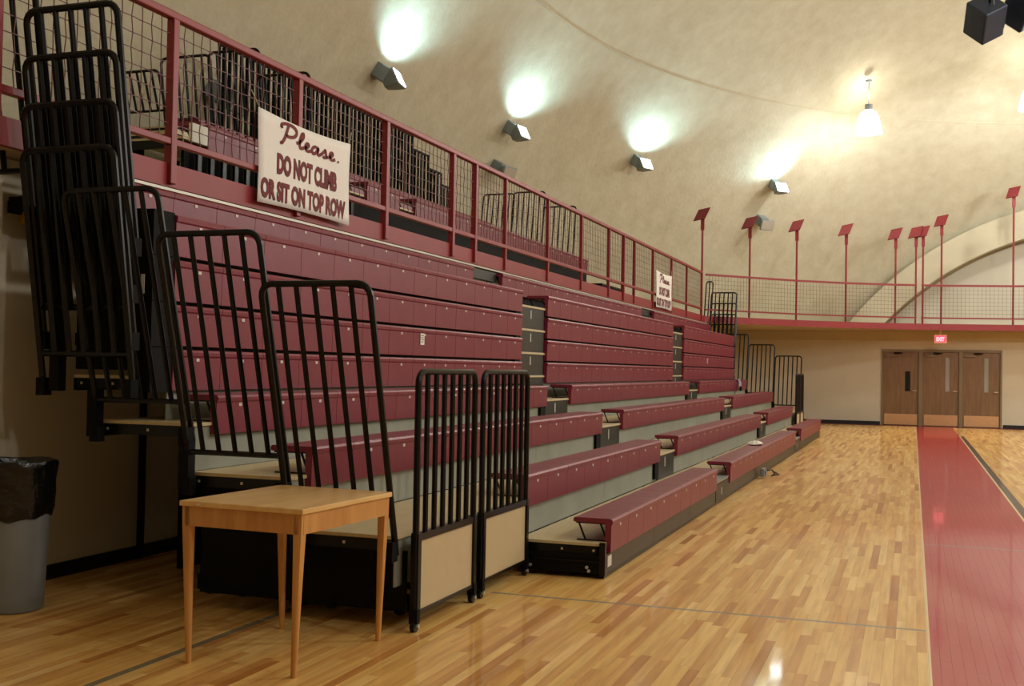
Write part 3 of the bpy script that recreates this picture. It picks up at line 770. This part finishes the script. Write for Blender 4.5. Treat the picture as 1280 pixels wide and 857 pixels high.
# ---------------------------------------------------------------- hanging speakers
def speaker(c, label, rot):
    g = thing('hanging_speaker', label, 'speaker', c, 'dark speakers hanging from the dome')
    g.rotation_euler = rot
    bevel(MB().box(-.24, .24, -.22, .22, -.3, .3).build('cabinet', M['navy'], g), .03, 3)
    MB().box(-.21, .21, -.19, .19, -.315, -.301).build('grille', M['navyedge'], g)
    MB().tube([(0, .05, .3), (0, .05, .42)], .02, 8).build('eye_bolt', M['black'], g)
    MB().lathe([(.05, 0), (.05, .02), (0, .02)], (0, 0, 0), 12)
    c2 = Vector(c)
    zt = 13.4
    s = MB(); inv = g.matrix_basis.inverted()
    s.tube([(.1, .05, .29), inv @ Vector((c2.x, c2.y, zt))], .006, 5); s.tube([(-.1, .05, .29), inv @ Vector((c2.x+.1, c2.y, zt))], .006, 5)
    s.build('hanging_cable', M['housing'], g, kind='stuff')
speaker((1.06, 20.0, 7.38), 'dark navy speaker hanging tilted from the dome, the fully visible one', (math.radians(38), math.radians(40), math.radians(-35)))
speaker((1.66, 20.3, 7.62), 'dark navy speaker hanging at the top right corner, cut off', (math.radians(38), math.radians(40), math.radians(-20)))

# ---------------------------------------------------------------- far doors and exit sign
YD = 36.1
fr = MB().box(-.9, -.85, YD-.03, YD+.1, 0, 2.28).box(2.41, 2.46, YD-.03, YD+.1, 0, 2.28).box(-.85, 2.41, YD-.03, YD+.1, 2.205, 2.28)
fr.box(.16, .275, YD-.03, YD+.1, 0, 2.205).box(1.285, 1.39, YD-.03, YD+.1, 0, 2.205)
structure('trim_7', fr, M['frame'])
def hall_door(n, x0, x1, slot):
    d = bpy.data.objects.new('door_%d' % n, None); COL.objects.link(d); d.location = (x0, YD+.02, 0); d['kind'] = 'structure'
    W = x1-x0
    sx0, sx1, sz0, sz1, gm = slot; sx0 -= x0; sx1 -= x0
    lf = MB().box(0.004, sx0, 0, .045, .008, 2.2).box(sx1, W-.004, 0, .045, .008, 2.2).box(sx0, sx1, 0, .045, .008, sz0).box(sx0, sx1, 0, .045, sz1, 2.2)
    lf.build('door_leaf', M['door'], d)
    MB().box(sx0, sx1, .02, .03, sz0, sz1).build('vision_glass', M[gm], d)
    gl = MB().box(sx0-.012, sx0, -.008, .0, sz0-.012, sz1+.012).box(sx1, sx1+.012, -.008, 0, sz0-.012, sz1+.012).box(sx0, sx1, -.008, 0, sz0-.012, sz0).box(sx0, sx1, -.008, 0, sz1, sz1+.012)
    gl.build('glazing_bead', M['black' if gm == 'glassdark' else 'frame'], d)
    MB().box(.04, W-.03, -.006, -.001, .02, .34).build('kick_plate', M['brass'], d)
    h = MB().box(W-.17, W-.05, -.06, -.045, 1.03, 1.06).box(W-.07, W-.05, -.045, 0, 1.03, 1.06).build('door_handle', M['chrome'], d)
    MB().box(.06, .36, -.07, -.002, 2.07, 2.13).build('closer_body', M['frame'], d)
    MB().tube([(.3, -.05, 2.14), (.55, -.14, 2.17)], .012, 6).tube([(.55, -.14, 2.17), (.3, -.04, 2.185)], .012, 6).build('closer_arm', M['black'], d)
hall_door(1, -.85, .16, (-.21, -.09, 1.04, 1.61, 'glassdark'))
hall_door(2, .275, 1.285, (.91, 1.04, 1.04, 2.05, 'glasslight'))
hall_door(3, 1.39, 2.41, (1.98, 2.11, 1.04, 2.05, 'glasslight'))
structure('trim_8', MB().box(-.85, 2.41, YD+.09, YD+.1, 0, 2.2), M['black'])
ex = thing('exit_sign', 'small glowing red exit sign hanging over the middle door', 'sign', (.735, 34.9, 2.44))
bevel(MB().box(-.17, .17, 0, .07, 0, .25).build('sign_box', M['exitbox'], ex), .008)
MB().box(-.15, .15, -.006, -.001, .03, .22).build('sign_face', M['exit'], ex)
me = text_mesh('EXIT', 1, M['exittext'], 0)
xs = [v.co.x for v in me.vertices]; ys = [v.co.y for v in me.vertices]
ax, bx_, ay, by = min(xs), max(xs), min(ys), max(ys)
for v_ in me.vertices: v_.co = Vector((-.11+.22*(v_.co.x-ax)/(bx_-ax), -.009, .06+.12*(v_.co.y-ay)/(by-ay)))
obj('sign_letters', me, ex)
MB().box(-.02, .02, .02, .05, .25, .385).build('hanging_bracket', M['exitbox'], ex)

# ---------------------------------------------------------------- wooden table
tb = thing('wooden_table', 'light oak square table standing in front of the bleacher rails', 'table', (-3.09, 5.27, 0), rotz=math.radians(-3))
hx, hy = .365, .448
bevel(MB().box(-hx, hx, -hy, hy, .788, .815).build('table_top', M['woodtop'], tb), .005, 3)
t_ = .018
for (a, b, c_, d_) in ((-hx+.03, hx-.03, -hy+.012, -hy+.03), (-hx+.03, hx-.03, hy-.03, hy-.012), (hx-.03, hx-.012, -hy+.03, hy-.03), (-hx+.012, -hx+.03, -hy+.03, hy-.03)):
    MB().box(a, b, c_, d_, .69, .788).build('apron', M['wood'], tb)
for sx in (-1, 1):
    for sy in (-1, 1):
        s = MB(); n = 12
        for (z, r, sq) in ((.788, .022, 1), (.69, .022, 1), (.55, .022, .6), (.3, .02, .2), (.02, .015, 0), (0, .014, 0)):
            cx, cy = sx*(hx-.034-.02*(1-z/.788)), sy*(hy-.034)
            if z < .69: cx -= sx*.0; cy -= sy*.0
            for j in range(n):
                a = 2*PI*j/n+PI/4
                ca, sa = math.cos(a), math.sin(a); m_ = max(abs(ca), abs(sa)); q = (1/m_)**sq*(1 if sq else 1)
                rr = r*q if sq else r
                s.v.append((cx+ca*rr, cy+sa*rr, z))
        for i in range(5):
            for j in range(n): s.f.append((i*n+j, i*n+(j+1) % n, (i+1)*n+(j+1) % n, (i+1)*n+j))
        s.f.append(tuple(range(n))); s.f.append(tuple(5*n+n-1-j for j in range(n)))
        lg = s.build('leg', M['wood'], tb, True)
MB().box(-hx-.001, -hx+.02, -.1, .1, .80, .801)
o = MB().box(-.26, -.235, -hy-.001, -hy, .797, .806).build('chipped_edge', M['tag'], tb)

# ---------------------------------------------------------------- trash can
tc = thing('trash_can', 'round grey trash can lined with black bag by the left wall', 'trash can', (-5.13, 5.5, 0))
MB().lathe([(0, .005), (.175, .005), (.18, .02), (.2, .45), (.222, .86), (.23, .87), (.215, .875), (.19, .45), (.165, .03), (0, .03)], (0, 0, 0), 40).build('can_body', M['grey'], tc, True)
s = MB(); n = 64; random.seed(5)
prof = [(.204, .56), (.214, .565), (.222, .62), (.228, .7), (.232, .78), (.238, .86), (.242, .885), (.236, .9), (.222, .895), (.2, .84), (.185, .6)]
for (r, z) in prof:
    for j in range(n):
        a = 2*PI*j/n; wv = .004*math.sin(a*9+z*30)+.003*math.sin(a*17+z*11)+random.uniform(-.002, .002)
        rr = max(r+wv, .2375 if False else r-.003)
        s.v.append((rr*math.cos(a), rr*math.sin(a), z+(.012*math.sin(a*3+1)+.006*math.sin(a*8) if z < .6 else .004*math.sin(a*5))))
for i in range(len(prof)-1):
    for j in range(n): s.f.append((i*n+j, i*n+(j+1) % n, (i+1)*n+(j+1) % n, (i+1)*n+j))
s.build('bin_liner', M['bag'], tc, True)
# small yellow call box on the wall beside the end rails
yb = thing('wall_box', 'small yellow box on left wall beside the stacked end rails', 'box', (-5.6, 6.0, 2.4))
bevel(MB().box(.0, .05, -.03, .04, 0, .2).build('box_body', M['yellow'], yb), .006)
MB().box(.05, .056, -.02, .03, .03, .1).build('box_label', M['paper'], yb)
